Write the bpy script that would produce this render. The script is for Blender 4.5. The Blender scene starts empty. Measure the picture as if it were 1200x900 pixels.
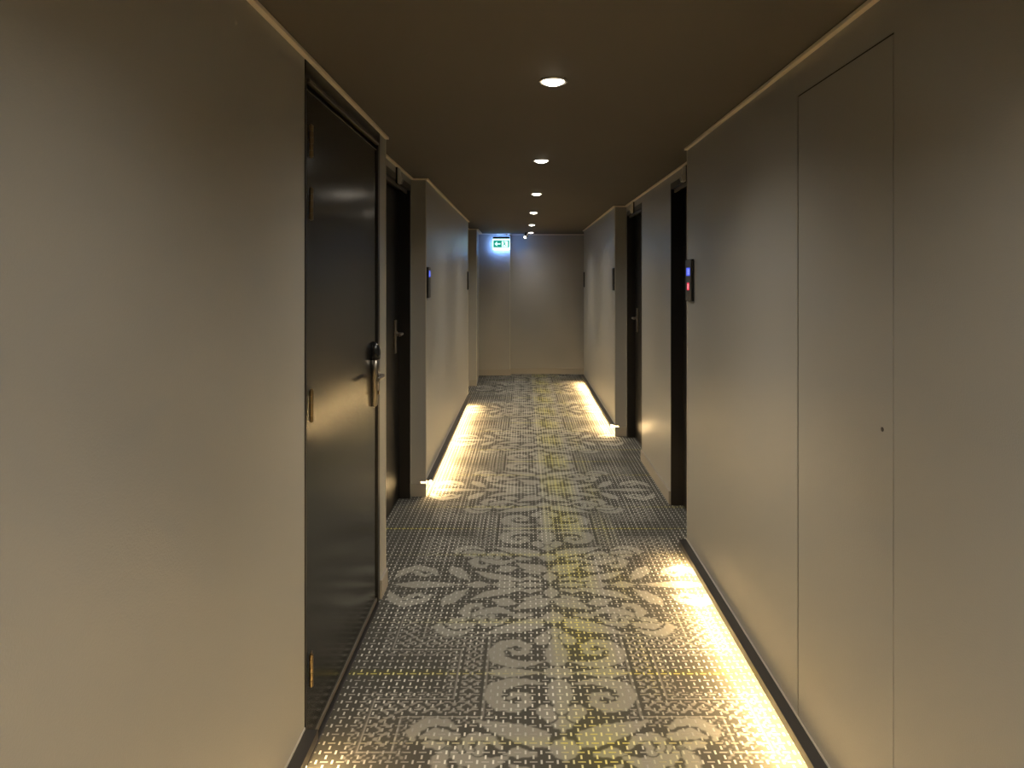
import bpy, bmesh, math
import numpy as np
from mathutils import Vector, Matrix
S = bpy.context.scene
C = S.collection
CEIL = 2.19      # ceiling height
TRZ = 2.175      # underside of the ceiling trim

# ------------------------------------------------------------------ materials
def mat(name, col=(.5,.5,.5), rough=.5, metal=0, spec=.5, emit=None, es=0, bump=0, bscale=200, var=0, vscale=2, aniso=0):
    m = bpy.data.materials.new(name); m.use_nodes = True
    nt = m.node_tree; b = nt.nodes['Principled BSDF']
    b.inputs['Base Color'].default_value = (*col, 1)
    b.inputs['Roughness'].default_value = rough
    b.inputs['Metallic'].default_value = metal
    b.inputs['Specular IOR Level'].default_value = spec
    tc = nt.nodes.new('ShaderNodeTexCoord')
    if emit:
        b.inputs['Emission Color'].default_value = (*emit, 1)
        b.inputs['Emission Strength'].default_value = es
    if bump:
        n = nt.nodes.new('ShaderNodeTexNoise'); n.inputs['Scale'].default_value = bscale
        n.inputs['Detail'].default_value = 3
        nt.links.new(tc.outputs['Object'], n.inputs['Vector'])
        bp = nt.nodes.new('ShaderNodeBump'); bp.inputs['Strength'].default_value = bump
        bp.inputs['Distance'].default_value = .002
        nt.links.new(n.outputs['Fac'], bp.inputs['Height'])
        nt.links.new(bp.outputs['Normal'], b.inputs['Normal'])
    if var:
        n = nt.nodes.new('ShaderNodeTexNoise'); n.inputs['Scale'].default_value = vscale
        nt.links.new(tc.outputs['Object'], n.inputs['Vector'])
        r = nt.nodes.new('ShaderNodeValToRGB')
        r.color_ramp.elements[0].position = .3; r.color_ramp.elements[1].position = .7
        r.color_ramp.elements[0].color = (*[c*(1-var) for c in col], 1)
        r.color_ramp.elements[1].color = (*[min(1, c*(1+var)) for c in col], 1)
        nt.links.new(n.outputs['Fac'], r.inputs['Fac'])
        nt.links.new(r.outputs['Color'], b.inputs['Base Color'])
    return m

M = {}
M['wall'] = mat('wall_vinyl', (.312,.303,.274), .34, spec=.65, bump=.25, bscale=260, var=.03, vscale=1.5)
_nt = M['wall'].node_tree; _tg = _nt.nodes.new('ShaderNodeTangent'); _tg.direction_type = 'RADIAL'; _tg.axis = 'Z'
_b = _nt.nodes['Principled BSDF']; _nt.links.new(_tg.outputs[0], _b.inputs['Tangent'])
_b.inputs['Anisotropic'].default_value = .6; _b.inputs['Anisotropic Rotation'].default_value = .25
M['ceil'] = mat('ceiling_paint', (.125,.112,.094), .75, spec=.25, bump=.15, bscale=120, var=.04, vscale=.8)
M['trim'] = mat('beige_trim', (.85,.73,.56), .45)
M['base'] = mat('grey_baseboard', (.30,.28,.24), .4)
M['bead'] = mat('corner_bead', (.52,.49,.42), .35)
M['ledge'] = mat('dark_ledge', (.035,.030,.025), .38)
M['frame'] = mat('black_frame', (.010,.009,.008), .35)
M['dark'] = mat('shadow_gap', (.006,.006,.005), .8)
M['strip'] = mat('closer_rail', (.16,.14,.11), .35, metal=.6)
M['steel'] = mat('brushed_steel', (.50,.45,.38), .3, metal=1)
M['brass'] = mat('brass', (.36,.27,.15), .28, metal=1)
M['blackp'] = mat('black_plastic', (.012,.012,.012), .25)
M['panel'] = mat('reader_glass', (.05,.047,.04), .35)
M['whitep'] = mat('white_plastic', (.6,.58,.52), .4)
M['greyp'] = mat('grey_plastic', (.28,.26,.22), .45)
M['blue'] = mat('blue_glow', (0,0,0), .5, emit=(.08,.12,.9), es=.9)
M['bluew'] = mat('pale_blue_glow', (0,0,0), .5, emit=(.25,.32,1), es=1.2)
M['red'] = mat('red_glow', (0,0,0), .5, emit=(.9,.05,.09), es=1.0)
M['redw'] = mat('pale_red_glow', (0,0,0), .5, emit=(1,.30,.35), es=1.2)
M['led'] = mat('warm_led', (.8,.7,.5), .5, emit=(1,.685,.32), es=210)
M['lens'] = mat('downlight_lens', (.9,.9,.9), .5, emit=(1,.90,.76), es=14)
M['cone'] = mat('downlight_reflector', (.75,.72,.66), .25, metal=.6)
M['sign'] = mat('sign_white', (.8,.9,.9), .4, emit=(.62,1,.98), es=1.5)
M['signedge'] = mat('sign_light_guide', (.8,.9,1), .4, emit=(.18,.38,1), es=23)
M['green'] = mat('sign_green', (0,.25,.17), .4, emit=(.012,.29,.22), es=1.0)

# dark wood-laminate door: fine vertical brush marks
def door_mat():
    m = mat('dark_laminate', (.013,.012,.010), .30, spec=.42)
    nt = m.node_tree; b = nt.nodes['Principled BSDF']
    tc = nt.nodes.new('ShaderNodeTexCoord'); mp = nt.nodes.new('ShaderNodeMapping')
    mp.inputs['Scale'].default_value = (60, 60, 1.2)
    n = nt.nodes.new('ShaderNodeTexNoise'); n.inputs['Scale'].default_value = 3; n.inputs['Detail'].default_value = 4
    nt.links.new(tc.outputs['Object'], mp.inputs['Vector']); nt.links.new(mp.outputs['Vector'], n.inputs['Vector'])
    r = nt.nodes.new('ShaderNodeMapRange')
    r.inputs['To Min'].default_value = .16; r.inputs['To Max'].default_value = .215
    nt.links.new(n.outputs['Fac'], r.inputs['Value']); nt.links.new(r.outputs['Result'], b.inputs['Roughness'])
    bp = nt.nodes.new('ShaderNodeBump'); bp.inputs['Strength'].default_value = .012; bp.inputs['Distance'].default_value = .0003
    nt.links.new(n.outputs['Fac'], bp.inputs['Height']); nt.links.new(bp.outputs['Normal'], b.inputs['Normal'])
    return m
M['door'] = door_mat()
M['door2'] = mat('matt_black_door', (.006,.0055,.005), .45, spec=.3)
M['dsteel'] = mat('dark_steel', (.30,.265,.22), .32, metal=1)

# ------------------------------------------------------------------ geometry helpers
def box(bm, x0, x1, y0, y1, z0, z1):
    if x0 > x1: x0, x1 = x1, x0
    if y0 > y1: y0, y1 = y1, y0
    if z0 > z1: z0, z1 = z1, z0
    v = [bm.verts.new((x, y, z)) for x in (x0, x1) for y in (y0, y1) for z in (z0, z1)]
    for f in ((0,1,3,2), (4,6,7,5), (0,4,5,1), (2,3,7,6), (0,2,6,4), (1,5,7,3)):
        bm.faces.new([v[i] for i in f])
def boxes(*bs):
    bm = bmesh.new()
    for b in bs: box(bm, *b)
    return bm
def prism(bm, poly, axis, a, b):
    """poly of 2-D points extruded along axis (x, y or z) from a to b"""
    def p(q, t): return (t, q[0], q[1]) if axis == 'x' else (q[0], t, q[1]) if axis == 'y' else (q[0], q[1], t)
    A = [bm.verts.new(p(q, a)) for q in poly]; B = [bm.verts.new(p(q, b)) for q in poly]
    n = len(poly)
    for i in range(n): bm.faces.new((A[i], A[(i+1) % n], B[(i+1) % n], B[i]))
    bm.faces.new(A[::-1]); bm.faces.new(B)
def tube(bm, pts, r, n=14):
    rings = []
    pts = [Vector(p) for p in pts]
    for i, p in enumerate(pts):
        d = (pts[min(i+1, len(pts)-1)] - pts[max(i-1, 0)]).normalized()
        up = Vector((0,0,1)) if abs(d.z) < .9 else Vector((1,0,0))
        a = d.cross(up).normalized(); b = d.cross(a)
        rings.append([bm.verts.new(p + (a*math.cos(2*math.pi*k/n) + b*math.sin(2*math.pi*k/n))*r) for k in range(n)])
    for i in range(len(rings)-1):
        for k in range(n): bm.faces.new((rings[i][k], rings[i][(k+1) % n], rings[i+1][(k+1) % n], rings[i+1][k]))
    bm.faces.new(rings[0][::-1]); bm.faces.new(rings[-1])
def lathe(bm, prof, c, n=40, close=False):
    rings = [[bm.verts.new((c[0]+r*math.cos(2*math.pi*k/n), c[1]+r*math.sin(2*math.pi*k/n), c[2]+z)) for k in range(n)] for r, z in prof]
    m = len(rings)
    for i in range(m if close else m-1):
        A, B = rings[i], rings[(i+1) % m]
        for k in range(n): bm.faces.new((A[k], A[(k+1) % n], B[(k+1) % n], B[k]))
    return rings
def disc(bm, r, c, n=40):
    bm.faces.new([bm.verts.new((c[0]+r*math.cos(2*math.pi*k/n), c[1]+r*math.sin(2*math.pi*k/n), c[2])) for k in range(n)])
def obj(name, bm, m, parent=None, bevel=0, smooth=False, origin=None):
    bmesh.ops.recalc_face_normals(bm, faces=bm.faces)
    me = bpy.data.meshes.new(name)
    if origin is None:
        xs = [v.co for v in bm.verts]
        lo = Vector([min(v[i] for v in xs) for i in range(3)]); hi = Vector([max(v[i] for v in xs) for i in range(3)])
        origin = (lo+hi)/2; origin.z = lo.z
    origin = Vector(origin)
    bmesh.ops.translate(bm, verts=bm.verts, vec=-origin)
    bm.to_mesh(me); bm.free()
    me.materials.append(M[m])
    o = bpy.data.objects.new(name, me); C.objects.link(o)
    o.location = origin
    if parent is not None:
        o.parent = parent; o.location = origin - world(parent)
    if smooth:
        for p in me.polygons: p.use_smooth = True
    if bevel:
        md = o.modifiers.new('bevel', 'BEVEL'); md.width = bevel; md.segments = 2; md.limit_method = 'ANGLE'
        md.harden_normals = False
    return o
def world(o):
    p = Vector(o.location)
    while o.parent is not None:
        o = o.parent; p = p + Vector(o.location)
    return p
def tag(o, label, cat=None, group=None, kind=None):
    o['label'] = label
    if cat: o['category'] = cat
    if group: o['group'] = group
    if kind: o['kind'] = kind
    return o
def empty(name, loc, label, cat, group=None, kind=None):
    o = bpy.data.objects.new(name, None); C.objects.link(o); o.location = loc
    o.empty_display_size = .1
    return tag(o, label, cat, group, kind)
def copy_tree(o, parent=None):
    c = o.copy(); C.objects.link(c); c.parent = parent
    for ch in list(o.children): copy_tree(ch, c)
    return c

# ------------------------------------------------------------------ plan of the corridor (metres, camera at 0,0)
YB = -2.6                   # wall behind the camera
LN, LR, LF = -.675, -.776, -.66
RN, RR = .865, .972
LEDZ = .112                 # top of the lit ledges
L_D1 = (2.10, 3.186); L_C1 = 3.323; L_C2 = 4.70; L_C3 = 8.24; L_C4 = 9.50
R_C1 = 3.61; R_C2 = 6.48; R_C3 = 9.86
FAR_L, FAR_R = 10.53, 10.68

# ---- walls
bm = bmesh.new()
OUT = -1.25
def lwall(x, y0, y1, z0=0, z1=CEIL): box(bm, OUT, x, y0, y1, z0, z1)
lwall(LN, YB, L_D1[0], .10); lwall(LN-.035, YB, L_D1[0], 0, .10)
lwall(-.745, L_D1[0], L_D1[1])
lwall(LN, L_D1[1], L_C1)
D2 = (3.60, 4.66)
lwall(LR, L_C1, D2[0]); lwall(-.90, D2[0], D2[1]); lwall(LR, D2[0], D2[1], 2.135)
lwall(LR, D2[1], L_C2)
lwall(LN, L_C2, L_C3, .10); lwall(LN-.035, L_C2, L_C3, 0, .10)
lwall(LR, L_C3, L_C4)
prism(bm, [(OUT, L_C4), (LF, L_C4), (-.695, FAR_L), (OUT, FAR_L)], 'z', 0, CEIL)
tag(obj('wall_left', bm, 'wall', origin=(0,0,0)), 'taupe textured wall holding the big dark door nearest the viewer', 'wall', kind='structure')

bm = bmesh.new()
OUT = 1.45
P = (1.598, 2.156)          # flush panel door in the near right wall
PT = 2.072
def rwall(x, y0, y1, z0=0, z1=CEIL): box(bm, x, OUT, y0, y1, z0, z1)
rwall(RN, YB, P[0]-.002, .10); rwall(RN, P[1]+.003, R_C1, .10); rwall(RN, P[0]-.002, P[1]+.003, PT+.005)
rwall(RN+.035, P[0]-.002, P[1]+.002, .10, PT+.003)
rwall(RN+.035, YB, R_C1, 0, .10)
D3 = (3.66, 4.52); D4 = (5.63, 6.44)
rwall(RR, R_C1, D3[0]); rwall(RR+.125, *D3); rwall(RR, *D3, 2.125)
rwall(RR, D3[1], D4[0]); rwall(RR+.125, *D4); rwall(RR, *D4, 2.125)
rwall(RR, D4[1], R_C2)
rwall(RN, R_C2, R_C3, .10); rwall(RN+.035, R_C2, R_C3, 0, .10)
rwall(RR+.05, R_C3, FAR_R)
tag(obj('wall_right', bm, 'wall', origin=(0,0,0)), 'taupe textured wall with the flush panel door and long glowing ledge', 'wall', kind='structure')

bm = boxes((-1.25, -.215, FAR_L, FAR_R+.2, 0, CEIL), (-.215, 1.45, FAR_R, FAR_R+.2, 0, CEIL))
tag(obj('wall_back', bm, 'wall'), 'far end wall of the corridor, stepped beside the exit sign', 'wall', kind='structure')
tag(obj('wall_front', boxes((-1.25, 1.45, YB-.2, YB, 0, CEIL)), 'wall'), 'plain taupe wall closing the corridor behind the viewer', 'wall', kind='structure')

# ---- ceiling, with round holes left for the downlights handled by overlaying recessed cans below
LX = .102
LY = [-.81, .79, 2.39, 4.0, 5.58, 7.17, 8.8, 10.28]
HR = .042
bm = bmesh.new()
# flat slab built of strips around each octagonal opening
edges = [YB-.2]
for y in LY: edges += [y-HR, y+HR]
edges.append(FAR_R+.2)
for i in range(0, len(edges), 2): box(bm, -1.25, 1.45, edges[i], edges[i+1], CEIL, CEIL+.15)
for y in LY:
    box(bm, -1.25, LX-HR, y-HR, y+HR, CEIL, CEIL+.15); box(bm, LX+HR, 1.45, y-HR, y+HR, CEIL, CEIL+.15)
box(bm, -1.25, 1.45, YB-.2, FAR_R+.2, CEIL+.15, CEIL+.2)
tag(obj('ceiling', bm, 'ceil', origin=(0,0,CEIL)), 'low dark brown ceiling with one row of small downlights', 'ceiling', kind='structure')

# ---- ceiling trims (thin pale strip hugging each run of wall)
TW = .018
def trim(name, bs, label, m='trim'): return tag(obj(name, boxes(*bs), m, bevel=.001), label, 'trim', kind='structure')
g = CEIL-.004
trim('trim_1', [(LN, LN+TW, YB, L_C1, TRZ, g)], 'pale strip at the ceiling above the nearest dark door')
trim('trim_2', [(LR, LR+TW, L_C1, L_C2, TRZ, g), (LR, LN, L_C2-TW, L_C2, TRZ, g)], 'pale strip at the ceiling over the recessed second door, with a return')
trim('trim_3', [(LN, LN+TW, L_C2-TW, L_C3, TRZ, g)], 'pale strip at the ceiling along the wall of the shorter left ledge')
trim('trim_4', [(LR, LR+TW, L_C3, L_C4, TRZ, g), (LR, LF, L_C4-TW, L_C4, TRZ, g)], 'short pale strip around the last recess beside the exit sign')
trim('trim_5', [(RN-TW, RN, YB, R_C1, TRZ, g)], 'pale strip at the ceiling above the flush panel door')
trim('trim_6', [(RR-TW, RR, R_C1, R_C2, TRZ, g), (RN, RR, R_C2-TW, R_C2, TRZ, g)], 'pale strip at the ceiling above the two recessed black doors')
trim('trim_7', [(RN-TW, RN, R_C2-TW, R_C3, TRZ, g)], 'pale strip at the ceiling of the far stretch beyond the recessed black doors')
trim('trim_8', [(-.70, -.215+TW, FAR_L-TW, FAR_L, TRZ, g), (-.215, RR, FAR_R-TW, FAR_R, TRZ, g)], 'thin strip at the top of the far end wall')
bm = bmesh.new(); prism(bm, [(LF, L_C4), (LF+TW*1.5, L_C4), (-.64, FAR_L), (-.695, FAR_L)], 'z', TRZ, g)
tag(obj('trim_9', bm, 'trim'), 'slanting pale strip running to the corner beside the exit sign', 'trim', kind='structure')

# ---- pale corner beads
def bead(name, x, y, sx, sy, label, z0=0):
    tag(obj(name, boxes((x-.0035, x+.0035, y-.0035, y+.0035, z0, TRZ)), 'bead', bevel=.001), label, 'trim', kind='structure')
bead('trim_10', LN, L_C1, 1, 1, 'pale corner strip between the first two dark doors')
bead('trim_11', LN, L_C2, 1, 1, 'pale corner strip after the second door, where the shorter ledge begins', .10)
bead('trim_12', RN, R_C1, 1, 1, 'pale corner strip next to the display panel with red and blue digits', .10)
bead('trim_13', RN, R_C2, 1, 1, 'pale corner strip after the farthest black door', .10)
bead('trim_14', -.215, FAR_L, 1, 1, 'pale corner strip below the exit sign on the far wall')
bead('trim_15', LF, L_C4, 1, 1, 'pale corner strip on the last return next to the exit sign')
bead('trim_16', LN, L_C3, 1, 1, 'pale corner strip where the shorter left ledge ends', .10)

# ---- grey baseboards
BH, BT = .088, .012
def base(name, bs, label): return tag(obj(name, boxes(*bs), 'base', bevel=.002), label, 'baseboard', kind='structure')
base('baseboard_left', [(LN, LN+BT, L_D1[1]+.003, L_C1+BT, 0, BH), (LR, LN+BT, L_C1, L_C1+BT, 0, BH),
     (LR, LR+BT, L_C1, D2[0]-.05, 0, BH), (LR, LN+.002, L_C2-BT, L_C2, 0, BH)], 'grey baseboard around the wall strips between the first two dark doors')
base('baseboard_left_far', [(LR, LR+BT, L_C3, L_C4, 0, BH), (LR, LF+.002, L_C4-BT, L_C4, 0, BH)], 'grey baseboard in the last recess near the exit sign')
base('baseboard_right', [(RR-BT, RR, D3[1]+.006, D4[0]-.006, 0, BH), (RN-.002, RR, R_C2-BT, R_C2, 0, BH)], 'grey baseboard between the two recessed black doors')
base('baseboard_back', [(-.70, -.215+BT, FAR_L-BT, FAR_L, 0, .095), (-.215, RR, FAR_R-BT, FAR_R, 0, .095)], 'grey baseboard along the far end wall')

# ------------------------------------------------------------------ carpet
X0, YB0, HP = .130, 3.343, .747
ST = [  # strokes in metres from the pattern's two mirror axes: points, radii
 ([(0,.03),(0,.085),(0,.145)], [.004,.034,.004]),
 ([(.035,0),(.10,0),(.17,0)], [.003,.026,.003]),
 ([(.018,.155),(.055,.185),(.11,.205),(.175,.255)], [.014,.042,.034,.003]),
 ([(.06,.13),(.12,.15)], [.016,.012]),
 ([(.05,.05),(.10,.07),(.14,.06)], [.006,.02,.006]),
 ([(.14,.045),(.22,.07),(.30,.10),(.375,.15)], [.010,.030,.028,.004]),
 ([(.175,0),(.22,0),(.275,0)], [.008,.045,.008]),
 ([(.295,0),(.357,0),(.42,0)], [.003,.034,.003]),
 ([(.185,.19),(.22,.18),(.265,.165)], [.018,.038,.010]),
 ([(.19,.285),(.25,.255),(.31,.28),(.37,.32)], [.010,.028,.030,.016]),
 ([(.37,.32),(.40,.27),(.375,.215),(.335,.205),(.325,.235)], [.020,.022,.018,.012,.010]),
 ([(.28,.30),(.265,.355)], [.018,.010]),
 ([(.33,.31),(.33,.36)], [.018,.010]),
 ([(.405,.055),(.44,.10),(.48,.16),(.505,.205)], [.003,.028,.036,.008]),
 ([(.43,0),(.55,0),(.62,0),(.66,0),(.77,0)], [.003,.024,.036,.034,.003]),
 ([(.57,.11),(.60,.165),(.68,.195),(.74,.15),(.775,.075)], [.010,.020,.030,.028,.004]),
 ([(.70,.18),(.665,.12),(.625,.10),(.61,.125)], [.014,.014,.012,.009]),
 ([(0,.275),(0,.325),(0,.378)], [.003,.046,.003]),
 ([(.062,.345),(.09,.378),(.15,.405),(.22,.43),(.29,.465)], [.012,.044,.042,.028,.003]),
 ([(0,.405),(0,.455),(0,.49)], [.004,.036,.040]),
 ([(.022,.485),(.054,.515),(.062,.54)], [.034,.032,.010]),
 ([(0,.50),(0,.545),(0,.60),(0,.66),(0,.70)], [.040,.024,.044,.040,.008]),
 ([(.06,.675),(.12,.690),(.18,.685),(.232,.655),(.245,.600),(.215,.548),(.160,.530),(.120,.560),(.125,.605),(.165,.612),(.18,.59)],
  [.004,.016,.026,.030,.030,.028,.022,.018,.015,.013,.009]),
 ([(0,.747),(.02,.747),(.05,.747)], [.040,.030,.004]),
 ([(.06,.747),(.12,.742),(.20,.736),(.27,.747)], [.003,.010,.022,.003]),
 ([(.205,.33),(.235,.372),(.29,.385),(.325,.36),(.318,.325),(.29,.318)], [.006,.016,.018,.016,.012,.009]),
 ([(.36,.43),(.40,.46),(.46,.455),(.50,.41),(.49,.37)], [.008,.016,.024,.020,.006]),
 ([(.36,.385),(.42,.40),(.46,.385)], [.018,.026,.010]),
 ([(.40,.34),(.44,.35)], [.018,.014]),
 ([(.10,.30),(.15,.31),(.19,.30)], [.010,.022,.005]),
]
def smooth(a, w): return np.clip(.5 - a/w, 0, 1)
def carpet_masks(X, Y):
    u = np.abs(X - X0)
    k = (Y - YB0)/(2*HP); t = np.abs(k - np.round(k))*2*HP
    d = np.full(X.shape, 9.); d2 = np.full(X.shape, 9.)
    wob = .0035*np.sin(u*150+t*60)*np.sin(t*170-u*40)
    for pts, rad in ST:
        e = np.full(X.shape, 9.)
        for (a, b, ra, rb) in zip(pts[:-1], pts[1:], rad[:-1], rad[1:]):
            ax, ay = a; bx, by = b
            dx, dy = bx-ax, by-ay
            h = np.clip(((u-ax)*dx + (t-ay)*dy)/(dx*dx+dy*dy), 0, 1)
            hs = h*h*(3-2*h)*.35 + h*.65
            e = np.minimum(e, np.hypot(u-ax-h*dx, t-ay-h*dy) - (ra+(rb-ra)*hs))
        d2 = np.minimum(d2, np.maximum(d, e)); d = np.minimum(d, e)
    motif = smooth(d - .002 + wob, .006)
    motif = motif*(1 - .85*smooth(d2-d-.005, .004)*smooth(d2-.003, .004))   # dark outlines where shapes meet
    s = HP - t
    # stepped lace border
    def rect(u0, u1, s0, s1): return np.maximum(np.maximum(u0-u, u-u1), np.maximum(s0-s, s-s1))
    band = np.minimum(np.minimum(rect(.268, .385, -1, .265), rect(.268, .665, .158, .265)), rect(.545, .665, .158, .44))
    inner = smooth(band, .004)
    edge = smooth(np.abs(band+.004) - .0028, .004)
    line2 = smooth(np.abs(band+.018) - .004, .004)
    c = .030
    fl = np.cos(2*np.pi*u/c)*np.cos(2*np.pi*s/c) + .55*np.cos(2*np.pi*(u+s)/.047) + .55*np.cos(2*np.pi*(u-s)/.047)
    lace = np.clip((fl-.15)*3, 0, 1)*smooth(band+.022, .004)
    fringe = smooth(np.abs(band-.022)-.016, .008)*np.clip((np.sin(2*np.pi*u/.026)*np.sin(2*np.pi*s/.026)+.35*np.sin(2*np.pi*(u+s)/.06))*3-.5, 0, 1)
    L = np.clip(np.maximum(np.maximum(edge, lace*.9), fringe*.75) - line2*.9, 0, 1)*(1-motif)
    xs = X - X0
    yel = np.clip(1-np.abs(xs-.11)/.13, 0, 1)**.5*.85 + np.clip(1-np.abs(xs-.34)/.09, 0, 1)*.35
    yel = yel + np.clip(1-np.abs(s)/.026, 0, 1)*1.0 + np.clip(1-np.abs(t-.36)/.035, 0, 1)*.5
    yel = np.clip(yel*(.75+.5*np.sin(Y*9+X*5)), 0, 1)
    return motif, L, yel
def make_floor():
    xs = np.arange(-1.0, 1.2001, .005)
    xs = xs[(xs >= -1.0)]
    ys = np.concatenate([np.arange(YB, 1.2, .02), np.arange(1.2, 4.6, .004), np.arange(4.6, 7, .007), np.arange(7, FAR_R+.05, .012)])
    X, Y = np.meshgrid(xs, ys)
    nx, ny = len(xs), len(ys)
    co = np.zeros((nx*ny, 3), np.float32); co[:,0] = X.ravel(); co[:,1] = Y.ravel()
    idx = np.arange(nx*ny).reshape(ny, nx)
    q = np.stack([idx[:-1,:-1], idx[:-1,1:], idx[1:,1:], idx[1:,:-1]], -1).reshape(-1, 4)
    me = bpy.data.meshes.new('floor')
    me.vertices.add(len(co)); me.vertices.foreach_set('co', co.ravel())
    me.loops.add(q.size); me.loops.foreach_set('vertex_index', q.ravel().astype(np.int32))
    me.polygons.add(len(q)); me.polygons.foreach_set('loop_start', (np.arange(len(q))*4).astype(np.int32))
    me.update(calc_edges=True)
    mo, la, ye = carpet_masks(X, Y)
    a = me.color_attributes.new('weave', 'FLOAT_COLOR', 'POINT')
    col = np.ones((nx*ny, 4), np.float32); col[:,0] = mo.ravel(); col[:,1] = la.ravel(); col[:,2] = ye.ravel()
    a.data.foreach_set('color', col.ravel())
    o = bpy.data.objects.new('floor', me); C.objects.link(o)
    me.materials.append(carpet_material())
    return o
def carpet_material():
    m = bpy.data.materials.new('woven_carpet'); m.use_nodes = True
    nt = m.node_tree; L = nt.links; b = nt.nodes['Principled BSDF']
    def N(t): return nt.nodes.new(t)
    def ma(op, a, b_=None, c=None):
        n = N('ShaderNodeMath'); n.operation = op
        for i, v in enumerate((a, b_, c)):
            if v is None: continue
            if isinstance(v, (int, float)): n.inputs[i].default_value = v
            else: L.new(v, n.inputs[i])
        return n.outputs[0]
    tc = N('ShaderNodeTexCoord'); sp = N('ShaderNodeSeparateXYZ'); L.new(tc.outputs['Object'], sp.inputs[0])
    p, q = .050, .0429
    cx = ma('DIVIDE', ma('SUBTRACT', sp.outputs[0], X0), p); cy = ma('DIVIDE', ma('SUBTRACT', sp.outputs[1], YB0+HP), q)
    fx = ma('MULTIPLY', ma('SUBTRACT', cx, ma('ROUND', cx)), p)     # metres from cell centre
    fy = ma('MULTIPLY', ma('SUBTRACT', cy, ma('ROUND', cy)), q)
    ax, ay = ma('ABSOLUTE', fx), ma('ABSOLUTE', fy)
    ex, ey = ma('SUBTRACT', p/2, ax), ma('SUBTRACT', q/2, ay)       # metres from cell edges
    def dash(a, b_, ha, hb):
        da = ma('SUBTRACT', a, ha); db = ma('SUBTRACT', b_, hb)
        mx = ma('MAXIMUM', da, db)
        r = N('ShaderNodeMapRange'); r.inputs['From Min'].default_value = .0008; r.inputs['From Max'].default_value = -.0008
        L.new(mx, r.inputs['Value']); return r.outputs[0]
    H = dash(ax, ay, .0120, .0030)
    V = ma('MAXIMUM', dash(ex, ay, .0030, .0085), dash(ax, ey, .0030, .0085))
    at = N('ShaderNodeAttribute'); at.attribute_name = 'weave'
    sc = N('ShaderNodeSeparateColor'); L.new(at.outputs['Color'], sc.inputs[0])
    mo, la, ye = sc.outputs[0], sc.outputs[1], sc.outputs[2]
    n1 = N('ShaderNodeTexNoise'); n1.inputs['Scale'].default_value = 3.2; n1.inputs['Detail'].default_value = 2
    L.new(tc.outputs['Object'], n1.inputs['Vector'])
    br = N('ShaderNodeMapRange'); br.inputs['From Min'].default_value = .40; br.inputs['From Max'].default_value = .62
    L.new(n1.outputs['Fac'], br.inputs['Value'])
    n2 = N('ShaderNodeTexNoise'); n2.inputs['Scale'].default_value = 420; n2.inputs['Detail'].default_value = 2
    L.new(tc.outputs['Object'], n2.inputs['Vector'])
    def mix(f, a, b_, t='MIX'):
        n = N('ShaderNodeMix'); n.data_type = 'RGBA'; n.blend_type = t
        if isinstance(f, (int, float)): n.inputs[0].default_value = f
        else: L.new(f, n.inputs[0])
        for v, s in ((a, n.inputs[6]), (b_, n.inputs[7])):
            if isinstance(v, tuple): s.default_value = (*v, 1)
            else: L.new(v, s)
        return n.outputs[2]
    ground = (.072, .068, .057)
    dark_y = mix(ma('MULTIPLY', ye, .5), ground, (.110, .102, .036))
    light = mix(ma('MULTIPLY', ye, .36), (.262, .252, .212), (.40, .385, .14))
    lacec = (.27, .255, .22)
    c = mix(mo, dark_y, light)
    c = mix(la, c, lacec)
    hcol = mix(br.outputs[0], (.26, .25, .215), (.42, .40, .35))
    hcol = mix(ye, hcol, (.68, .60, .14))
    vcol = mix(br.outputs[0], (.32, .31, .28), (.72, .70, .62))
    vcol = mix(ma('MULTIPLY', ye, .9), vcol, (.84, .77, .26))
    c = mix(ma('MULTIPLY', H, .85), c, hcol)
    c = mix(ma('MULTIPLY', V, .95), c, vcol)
    r = N('ShaderNodeMapRange'); r.inputs['To Min'].default_value = .72; r.inputs['To Max'].default_value = 1.28
    L.new(n2.outputs['Fac'], r.inputs['Value'])
    vm = N('ShaderNodeVectorMath'); vm.operation = 'SCALE'; L.new(c, vm.inputs[0]); L.new(r.outputs[0], vm.inputs['Scale'])
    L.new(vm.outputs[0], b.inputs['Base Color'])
    b.inputs['Roughness'].default_value = .95; b.inputs['Specular IOR Level'].default_value = .15
    bp = N('ShaderNodeBump'); bp.inputs['Strength'].default_value = .35; bp.inputs['Distance'].default_value = .002
    L.new(ma('ADD', n2.outputs['Fac'], ma('ADD', H, V)), bp.inputs['Height']); L.new(bp.outputs['Normal'], b.inputs['Normal'])
    return m
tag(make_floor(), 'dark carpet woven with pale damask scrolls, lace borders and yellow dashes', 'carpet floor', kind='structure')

# ------------------------------------------------------------------ lit ledges
def ledge(x, side, y0, y1, label):
    """dark L-shaped ledge fixed to the wall at x; side = +1 points into the room on the left wall, -1 on the right"""
    w, lip, th = .042, .030, .004
    r = empty('skirting_light', (x, (y0+y1)/2, 0), label, 'ledge light', 'lit ledges along the foot of the walls')
    bm = bmesh.new()
    poly = [(x, LEDZ), (x+side*w, LEDZ), (x+side*w, LEDZ-lip), (x+side*(w-th), LEDZ-lip), (x+side*(w-th), LEDZ-th), (x, LEDZ-th)]
    prism(bm, [(a, b) for a, b in poly], 'y', y0, y1)
    # prism with axis y expects (x, z)
    obj('ledge_profile', bm, 'ledge', r)
    tag(obj('light_strip', boxes((x+side*.020, x+side*.034, y0+.03, y1-.03, LEDZ-.036, LEDZ-.022)), 'led', r), 'glowing warm white light strip')
    tag(obj('edge_bead', boxes((x, x+side*.003, y0, y1, LEDZ, LEDZ+.006)), 'bead', r), 'thin pale bead along the wall')
    return r
ledge(LN, 1, YB, L_D1[0], 'short end of lit dark ledge meeting the nearest dark door')
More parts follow.
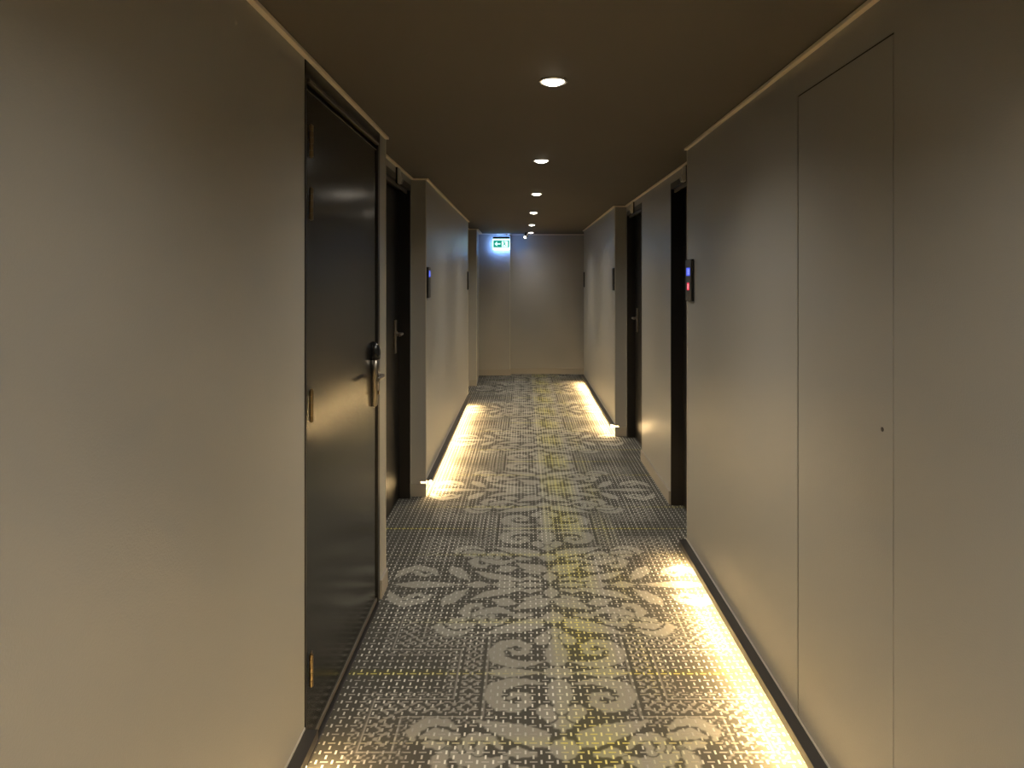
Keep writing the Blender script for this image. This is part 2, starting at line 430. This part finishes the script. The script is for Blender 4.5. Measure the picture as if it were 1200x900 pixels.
ledge(LN, 1, L_C2, 8.10, 'lit dark ledge on the left beyond the second dark door')
ledge(RN, -1, YB, R_C1+.02, 'long lit dark ledge running below the flush panel door')
ledge(RN, -1, R_C2, R_C3-.02, 'lit dark ledge on the right beyond the farthest black door')

# ------------------------------------------------------------------ doors
def hinge(bm_loc, side, parent, z, x, y):
    h = empty_part('hinge', (x, y, z), parent)
    return h
def add_hinge(x, y, z, side, parent):
    """barrel hinge, z = its lower end"""
    bm = bmesh.new()
    for i in range(5):
        a = z + i*.020
        tube(bm, [(x, y, a+.0008), (x, y, a+.0192)], .0065 if i % 2 else .007, 12)
    tube(bm, [(x, y, z-.003), (x, y, z+.103)], .003, 8)
    h = tag(obj('hinge', bm, 'brass', parent), 'brass barrel hinge')
    obj('hinge_plate', boxes((x-side*.006, x-side*.003, y+.004, y+.022, z, z+.1)), 'brass', h)
    bm = bmesh.new()
    for zz in (.02, .05, .08):
        tube(bm, [(x-side*.004, y+.014, z+zz), (x-side*.0015, y+.014, z+zz)], .0025, 8)
    obj('screw', bm, 'steel', h)
def text7(bm, ch, x, y0, y1, z0, z1, side, th=.22):
    """seven-segment character on a plane x, running from y0 to y1 as it is read"""
    seg = {'0':'abcdef','1':'bc','2':'abged','3':'abgcd','5':'afgcd','8':'abcdefg','7':'abc'}[ch]
    w = (y1-y0); h = z1-z0; t = abs(w)*th; m = (z0+z1)/2
    sgn = 1 if w > 0 else -1
    R = {'a':(y0,y1,z1-t,z1),'d':(y0,y1,z0,z0+t),'g':(y0,y1,m-t/2,m+t/2),'f':(y0,y0+sgn*t,m,z1),'e':(y0,y0+sgn*t,z0,m),'b':(y1-sgn*t,y1,m,z1),'c':(y1-sgn*t,y1,z0,m)}
    for s in seg:
        a = R[s]; box(bm, x, x+side*.0008, a[0], a[1], a[2], a[3])

# --- door 1: large dark door nearest the viewer (left)
d = empty('door_1', (LN, sum(L_D1)/2, 0), 'large dark laminate door with tall lever lock and brass hinges, nearest the viewer', 'door', kind='structure')
y0, y1 = L_D1
fx0, fx1 = -.745, LN+.003
bm = boxes((fx0, fx1, y0, y0+.014, 0, TRZ), (fx0, fx1, y1-.040, y1, 0, TRZ), (fx0, fx1, y0, y1, 2.128, TRZ), (fx0, fx1-.022, y0+.014, y0+.032, 0, 2.13))
obj('door_frame', bm, 'frame', d, bevel=.002)
obj('closer_rail', boxes((fx1-.012, fx1+.004, y0+.03, y1-.035, 2.112, 2.124)), 'strip', d, bevel=.002)
leafx = -.680
lf = obj('door_leaf', boxes((fx0+.002, leafx, y0+.034, y1-.043, .010, 2.092)), 'door', d, bevel=.003)
obj('leaf_edge', boxes((leafx-.004, leafx+.0012, y0+.034, y1-.043, 2.089, 2.0925)), 'strip', lf)
obj('door_sweep', boxes((leafx-.004, leafx+.004, y0+.036, y1-.045, .012, .030)), 'strip', lf, bevel=.001)
obj('threshold', boxes((fx0, LN+.012, y0, y1-.04, 0, .008)), 'frame', d, bevel=.002)
for z in (1.880, 1.683, 1.050, .220): add_hinge(-.667, y0+.041, z, 1, d)

def lock_case(x, y, parent):
    """tall electronic lock: dark rounded reader above a tapering steel body, lever, cylinder (left wall, faces +x)"""
    def loft(levels):
        bm = bmesh.new(); n = 20; rings = []
        for z, dep, hw in levels:
            ring = []
            for k in range(n):
                a = 2*math.pi*k/n; ca, sa = math.cos(a), math.sin(a)
                ex = math.copysign(abs(ca)**.6, ca); ey = math.copysign(abs(sa)**.6, sa)
                ring.append(bm.verts.new((x + dep*max(ex, -.02), y + hw*ey, z)))
            rings.append(ring)
        for A, B in zip(rings[:-1], rings[1:]):
            for k in range(n): bm.faces.new((A[k], A[(k+1) % n], B[(k+1) % n], B[k]))
        bm.faces.new(rings[0][::-1]); bm.faces.new(rings[-1])
        return bm
    bm = loft([(.925, .016, .016), (.929, .020, .018), (1.0, .024, .022), (1.08, .027, .026), (1.145, .030, .029)])
    body = tag(obj('lock_case', bm, 'dsteel', parent, smooth=True), 'tapering brushed steel lock case')
    bm = loft([(1.136, .031, .030), (1.16, .0335, .031), (1.180, .032, .029), (1.196, .027, .024), (1.208, .018, .016), (1.215, .006, .006)])
    tag(obj('card_reader', bm, 'blackp', body, smooth=True), 'glossy black card reader head')
    return body, bmesh.new()
body, bm = lock_case(leafx, y1-.115, d)
y = y1-.115; x = leafx
tube(bm, [(x+.022, y, 1.062), (x+.036, y, 1.062), (x+.046, y-.004, 1.062), (x+.050, y-.016, 1.062), (x+.049, y-.120, 1.060)], .009, 14)
tube(bm, [(x+.022, y, 1.062), (x+.032, y, 1.062)], .015, 18)
tag(obj('lever_handle', bm, 'steel', body, smooth=False, bevel=.001), 'steel lever pointing back along the door')
bm = bmesh.new(); tube(bm, [(x+.024, y+.002, .985), (x+.030, y+.002, .985)], .009, 18)
obj('key_cylinder', bm, 'brass', body)

# --- the recessed doors
def plain_door(name, wx, side, y0, y1, top, label, hy, depth=.075, handle=True):
    """side +1 = left wall (door faces +x), -1 = right wall; hy = y of the handle"""
    d = empty(name, (wx, (y0+y1)/2, 0), label, 'door', kind='structure')
    bx = wx - side*(depth+.045)
    fo = wx + side*.002
    j = .018
    bm = boxes((bx, fo, y0, y0+j, 0, top), (bx, fo, y1-j, y1, 0, top), (bx, fo, y0, y1, top-.04, top))
    obj('door_frame', bm, 'frame', d, bevel=.002)
    obj('closer_rail', boxes((wx-side*.030, wx-side*.018, y0+j, y1-j, top-.062, top-.040)), 'strip', d, bevel=.002)
    lx = wx - side*depth
    lf = obj('door_leaf', boxes((bx+side*.002, lx, y0+j, y1-j, .008, top-.045)), 'door2', d, bevel=.002)
    if handle:
        pl = tag(obj('handle_plate', boxes((lx, lx+side*.012, hy-.022, hy+.022, 1.005, 1.225)), 'steel', lf, bevel=.003), 'narrow steel backplate')
        bm = bmesh.new()
        s = -1 if hy > (y0+y1)/2 else 1
        tube(bm, [(lx+side*.010, hy, 1.135), (lx+side*.042, hy, 1.135), (lx+side*.052, hy+s*.008, 1.135), (lx+side*.054, hy+s*.115, 1.133)], .009, 14)
        tube(bm, [(lx+side*.010, hy, 1.135), (lx+side*.018, hy, 1.135)], .017, 18)
        obj('lever_handle', bm, 'steel', pl)
    for z in (.25, 1.0, 1.75):
        hyy = y0+j+.004 if hy > (y0+y1)/2 else y1-j-.004
        if handle: add_hinge(lx+side*.006, hyy, z, side, d)
    return d
plain_door('door_2', LR, 1, D2[0], D2[1], 2.135, 'recessed black door with steel handle plate, just past the nearest door', 4.49)
plain_door('door_3', RR, -1, D3[0], D3[1], 2.125, 'recessed black door right behind the display panel, only its jamb showing', 4.38, handle=False)
plain_door('door_4', RR, -1, D4[0], D4[1], 2.125, 'farther recessed black door with steel lever, before the distant glowing ledge', 6.27)

# --- door 5: flush panel door in the near right wall
d = empty('door_5', (RN, sum(P)/2, 0), 'tall flush taupe access panel outlined by thin dark gaps', 'door', kind='structure')
obj('panel_leaf', boxes((RN+.0006, RN+.028, P[0]+.0035, P[1]-.0025, .115, PT)), 'wall', d, bevel=.0012)
bm = boxes((RN+.003, RN+.034, P[0]-.002, P[0]+.0035, .115, PT+.005), (RN+.003, RN+.034, P[1]-.0025, P[1]+.003, .115, PT+.005), (RN+.003, RN+.034, P[0]+.0035, P[1]-.0025, PT, PT+.005))
obj('gap_seal', bm, 'dark', d)
bm = bmesh.new(); tube(bm, [(RN-.0008, 1.648, 1.135), (RN+.004, 1.648, 1.135)], .0055, 18)
k = tag(obj('lock_rosette', bm, 'frame', d), 'tiny dark keyhole')

# ------------------------------------------------------------------ display panels beside the doors
def display_panel(x, side, yn, yf, zc, label, digits=True, dim=False):
    r = empty('door_number_sign', (x, (yn+yf)/2, zc), label, 'door display', 'black display panels beside the doors')
    h = .108
    obj('panel_back', boxes((x, x+side*.011, yn, yf, zc-h, zc+h)), 'blackp', r, bevel=.003)
    gl = obj('glass_front', boxes((x+side*.011, x+side*.016, yn+.003, yf-.003, zc-h+.003, zc+h-.003)), 'panel', r, bevel=.001)
    return r
GX = .0162
r = display_panel(RN, -1, 3.470, 3.594, 1.49, 'black display panel with lit blue and red digits, nearest the viewer')
def digits(r, x, side, ya, yb, z0, z1, s, m1, m2, label):
    """s drawn between ya and yb"""
    bm = boxes((x, x+side*.0004, min(ya, yb)-.008, max(ya, yb)+.008, z0-.008, z1+.008))
    o = tag(obj('lit_display', bm, m1, r), label)
    n = len(s); w = (yb-ya)/n
    for i, ch in enumerate(s):
        bm = bmesh.new(); text7(bm, ch, x+side*.0004, ya+w*(i+.12), ya+w*(i+.88), z0, z1, side)
        obj('digit', bm, m2, o)
digits(r, RN-GX, -1, 3.560, 3.500, 1.520, 1.546, '13', 'blue', 'bluew', 'blue lit number')
digits(r, RN-GX, -1, 3.545, 3.515, 1.446, 1.468, '2', 'red', 'redw', 'red lit symbol')
r = display_panel(LN, 1, 4.715, 4.830, 1.47, 'black display panel with a blue light, past the recess of the second door')
digits(r, LN+GX, 1, 4.745, 4.800, 1.515, 1.545, '11', 'blue', 'bluew', 'blue lit number')
display_panel(RN, -1, 6.49, 6.60, 1.49, 'unlit black display panel at the corner after the farthest black door')
display_panel(LN, 1, 8.11, 8.22, 1.47, 'unlit black display panel at the far end of the left wall, by the last recess')
display_panel(RN, -1, 9.72, 9.84, 1.48, 'unlit black display panel at the very end of the right wall')

# ------------------------------------------------------------------ small sensors over the recessed doors
def sensor(x, side, y, label):
    r = empty('motion_sensor', (x, y, 2.07), label, 'sensor', 'small sensors above the recessed doors')
    obj('mount_plate', boxes((x, x+side*.010, y-.035, y+.035, 2.075, 2.172)), 'blackp', r, bevel=.002)
    bm = bmesh.new()
    prism(bm, [(x+side*.010, 2.170), (x+side*.020, 2.168), (x+side*.026, 2.118), (x+side*.040, 2.108), (x+side*.030, 2.078), (x+side*.010, 2.074)], 'y', y-.026, y+.030)
    hd = obj('sensor_head', bm, 'whitep', r, bevel=.003)
    bm = bmesh.new(); prism(bm, [(x+side*.039, 2.104), (x+side*.0405, 2.106), (x+side*.0325, 2.082), (x+side*.031, 2.080)], 'y', y-.018, y+.020)
    obj('sensor_lens', bm, 'greyp', hd)
    return r
sensor(LR, 1, 4.16, 'small pale sensor under the ceiling trim above the second dark door')
sensor(RR, -1, 4.08, 'small pale sensor above the recessed black door next to the lit display panel')
sensor(RR, -1, 6.04, 'small pale sensor above the farthest black door')

# ------------------------------------------------------------------ downlights
LB = ['downlight above and behind the viewer, second behind', 'downlight straight above the viewer',
      'largest and nearest round downlight in the ceiling row', 'second round downlight in the ceiling row',
      'third round downlight in the ceiling row', 'fourth round downlight, above the farthest black door',
      'fifth round downlight, second from the far wall', 'last round downlight beside the tiny spotlight']
proto = None
for i, yy in enumerate(LY):
    if proto is None:
        r = empty('ceiling_downlight', (LX, yy, CEIL), LB[i], 'downlight', 'row of ceiling downlights'); proto = r
        bm = bmesh.new()
        lathe(bm, [(.040, -.001), (.052, -.001), (.053, -.003), (.046, -.005), (.040, -.004)], (LX, yy, CEIL), close=True)
        obj('bezel', bm, 'cone', r, smooth=True)
        bm = bmesh.new()
        lathe(bm, [(.0405, -.002), (.038, .018), (.034, .03)], (LX, yy, CEIL))
        obj('reflector', bm, 'cone', r, smooth=True)
        bm = bmesh.new()
        lathe(bm, [(.0385, .000), (.034, -.007), (.022, -.0125), (.010, -.0155), (.004, -.016)], (LX, yy, CEIL)); disc(bm, .004, (LX, yy, CEIL-.016))
        tag(obj('lens', bm, 'lens', r, smooth=True), 'glowing white lens')
    else:
        r = copy_tree(proto); r.location = (LX, yy, CEIL)
        r['label'] = LB[i]
    for nm, en, ang, bl in (('downlight_beam', 30 if i < 7 else 9, 92, .9), ('downlight_spill', 30 if i < 7 else 6, 150, 1)):
        ld = bpy.data.lights.new(nm, 'SPOT'); ld.energy = en; ld.color = (1, .94, .84)
        ld.spot_size = math.radians(ang); ld.spot_blend = bl; ld.shadow_soft_size = .035
        lo = bpy.data.objects.new(nm, ld); C.objects.link(lo); lo.location = (LX, yy, CEIL-.05)

# tiny tilted spotlight next to the last downlight
r = empty('ceiling_spotlight', (.045, 10.28, CEIL), 'tiny tilted black and white spotlight beside the last downlight', 'spotlight')
bm = bmesh.new(); lathe(bm, [(.0, 0), (.030, 0), (.030, -.010), (.0, -.010)], (.045, 10.28, CEIL)); obj('mount', bm, 'blackp', r)
bm = bmesh.new(); tube(bm, [(.045, 10.28, CEIL-.006), (.035, 10.26, CEIL-.045), (.018, 10.225, CEIL-.075)], .024, 20)
hd = obj('lamp_head', bm, 'blackp', r)
bm = bmesh.new(); tube(bm, [(.018, 10.225, CEIL-.075), (.0155, 10.220, CEIL-.0795)], .018, 20)
tag(obj('lens', bm, 'lens', hd), 'small glowing lens')

# ------------------------------------------------------------------ exit sign
EY = 10.44; EX0, EX1 = -.479, -.212; EZ0, EZ1 = 1.921, 2.102
r = empty('exit_sign', ((EX0+EX1)/2, EY, EZ0), 'glowing green and white emergency exit sign with arrow and running figure', 'exit sign')
obj('housing', boxes((EX0+.005, EX1-.005, EY-.022, EY+.022, EZ1, EZ1+.030)), 'blackp', r, bevel=.003)
for hx in (EX0+.05, EX1-.06): obj('hanger', boxes((hx, hx+.01, EY-.004, EY+.004, EZ1+.03, CEIL)), 'steel', r)
bm = bmesh.new()
pl = [(EX0, EZ1), (EX0, EZ0+.045)]
for i in range(7):
    a = math.pi/2*i/6; pl.append((EX0+.035-.035*math.cos(a), EZ0+.03-.03*math.sin(a)))
for i in range(7):
    a = math.pi/2*i/6; pl.append((EX1-.035+.035*math.sin(a), EZ0+.03-.03*math.cos(a)))
pl += [(EX1, EZ1)]
prism(bm, pl, 'y', EY-.006, EY+.004)
pn = tag(obj('sign_plate', bm, 'sign', r), 'glowing white acrylic plate')
bm = bmesh.new(); prism(bm, [(a*.99+(EX0+EX1)/2*.01, b+.0005) for a, b in pl], 'y', EY+.0045, EY+.010)
tag(obj('light_guide', bm, 'signedge', r), 'bluish white back of the plate')
# pictogram: green ground with white arrow, running figure, door
gx0, gx1, gz0, gz1 = EX0+.012, EX1-.012, 1.970, 2.078
yf = EY-.0068
gm = (gx0+gx1)/2
green = boxes((gx0, gm+.006, yf, EY-.006, gz0, gz1))                 # arrow field
box(green, gm+.006, gx1, yf, EY-.006, gz1-.012, gz1)                  # top of the figure field
box(green, gx1-.022, gx1, yf, EY-.006, gz0, gz1)                      # door side
box(green, gm+.006, gx1, yf, EY-.006, gz0, gz0+.008)
obj('green_field', green, 'green', pn)
ym = yf-.0008; zc = (gz0+gz1)/2
bm = bmesh.new()
prism(bm, [(gx0+.020, zc), (gx0+.050, zc+.030), (gx0+.064, zc+.030), (gx0+.044, zc+.008), (gm-.016, zc+.008), (gm-.016, zc-.008), (gx0+.044, zc-.008), (gx0+.064, zc-.030), (gx0+.050, zc-.030)], 'y', ym, yf)
obj('arrow', bm, 'sign', pn)
cx = gm+.045
bm = bmesh.new()
def limb(pts, w):
    for (a, b) in zip(pts[:-1], pts[1:]):
        dx, dz = b[0]-a[0], b[1]-a[1]; l = math.hypot(dx, dz); nx_, nz_ = -dz/l*w, dx/l*w
        prism(bm, [(a[0]+nx_, a[1]+nz_), (b[0]+nx_, b[1]+nz_), (b[0]-nx_, b[1]-nz_), (a[0]-nx_, a[1]-nz_)], 'y', ym, EY-.006)
limb([(cx-.004, zc+.026), (cx+.006, zc-.004)], .010)
limb([(cx+.006, zc-.004), (cx-.012, zc-.014), (cx-.020, zc-.034)], .006)
limb([(cx+.006, zc-.004), (cx+.018, zc-.020), (cx+.032, zc-.026)], .006)
limb([(cx-.004, zc+.022), (cx-.022, zc+.012)], .0035)
limb([(cx-.002, zc+.022), (cx+.016, zc+.014), (cx+.024, zc+.022)], .0035)
n = 14
prism(bm, [(cx-.010+.008*math.cos(2*math.pi*k/n), zc+.036+.008*math.sin(2*math.pi*k/n)) for k in range(n)], 'y', ym, EY-.006)
tag(obj('running_figure', bm, 'green', pn), 'green running figure')

# ------------------------------------------------------------------ world, camera, output look
w = bpy.data.worlds.new('world'); S.world = w; w.use_nodes = True
w.node_tree.nodes['Background'].inputs[0].default_value = (.02, .02, .02, 1)
cam = bpy.data.cameras.new('camera'); co = bpy.data.objects.new('camera', cam); C.objects.link(co)
co.location = (0, 0, 1.5); co.rotation_euler = (math.radians(90), 0, 0)
cam.sensor_width = 36; cam.lens = 24
cam.shift_x = -14/1200; cam.shift_y = -124/1200
cam.clip_start = .02
S.camera = co
S.view_settings.view_transform = 'Standard'; S.view_settings.look = 'None'
S.view_settings.exposure = .15; S.view_settings.gamma = 1; S.view_settings.use_curve_mapping = False
S.cycles.use_denoising = True
S.cycles.max_bounces = 10; S.cycles.diffuse_bounces = 6; S.cycles.glossy_bounces = 4
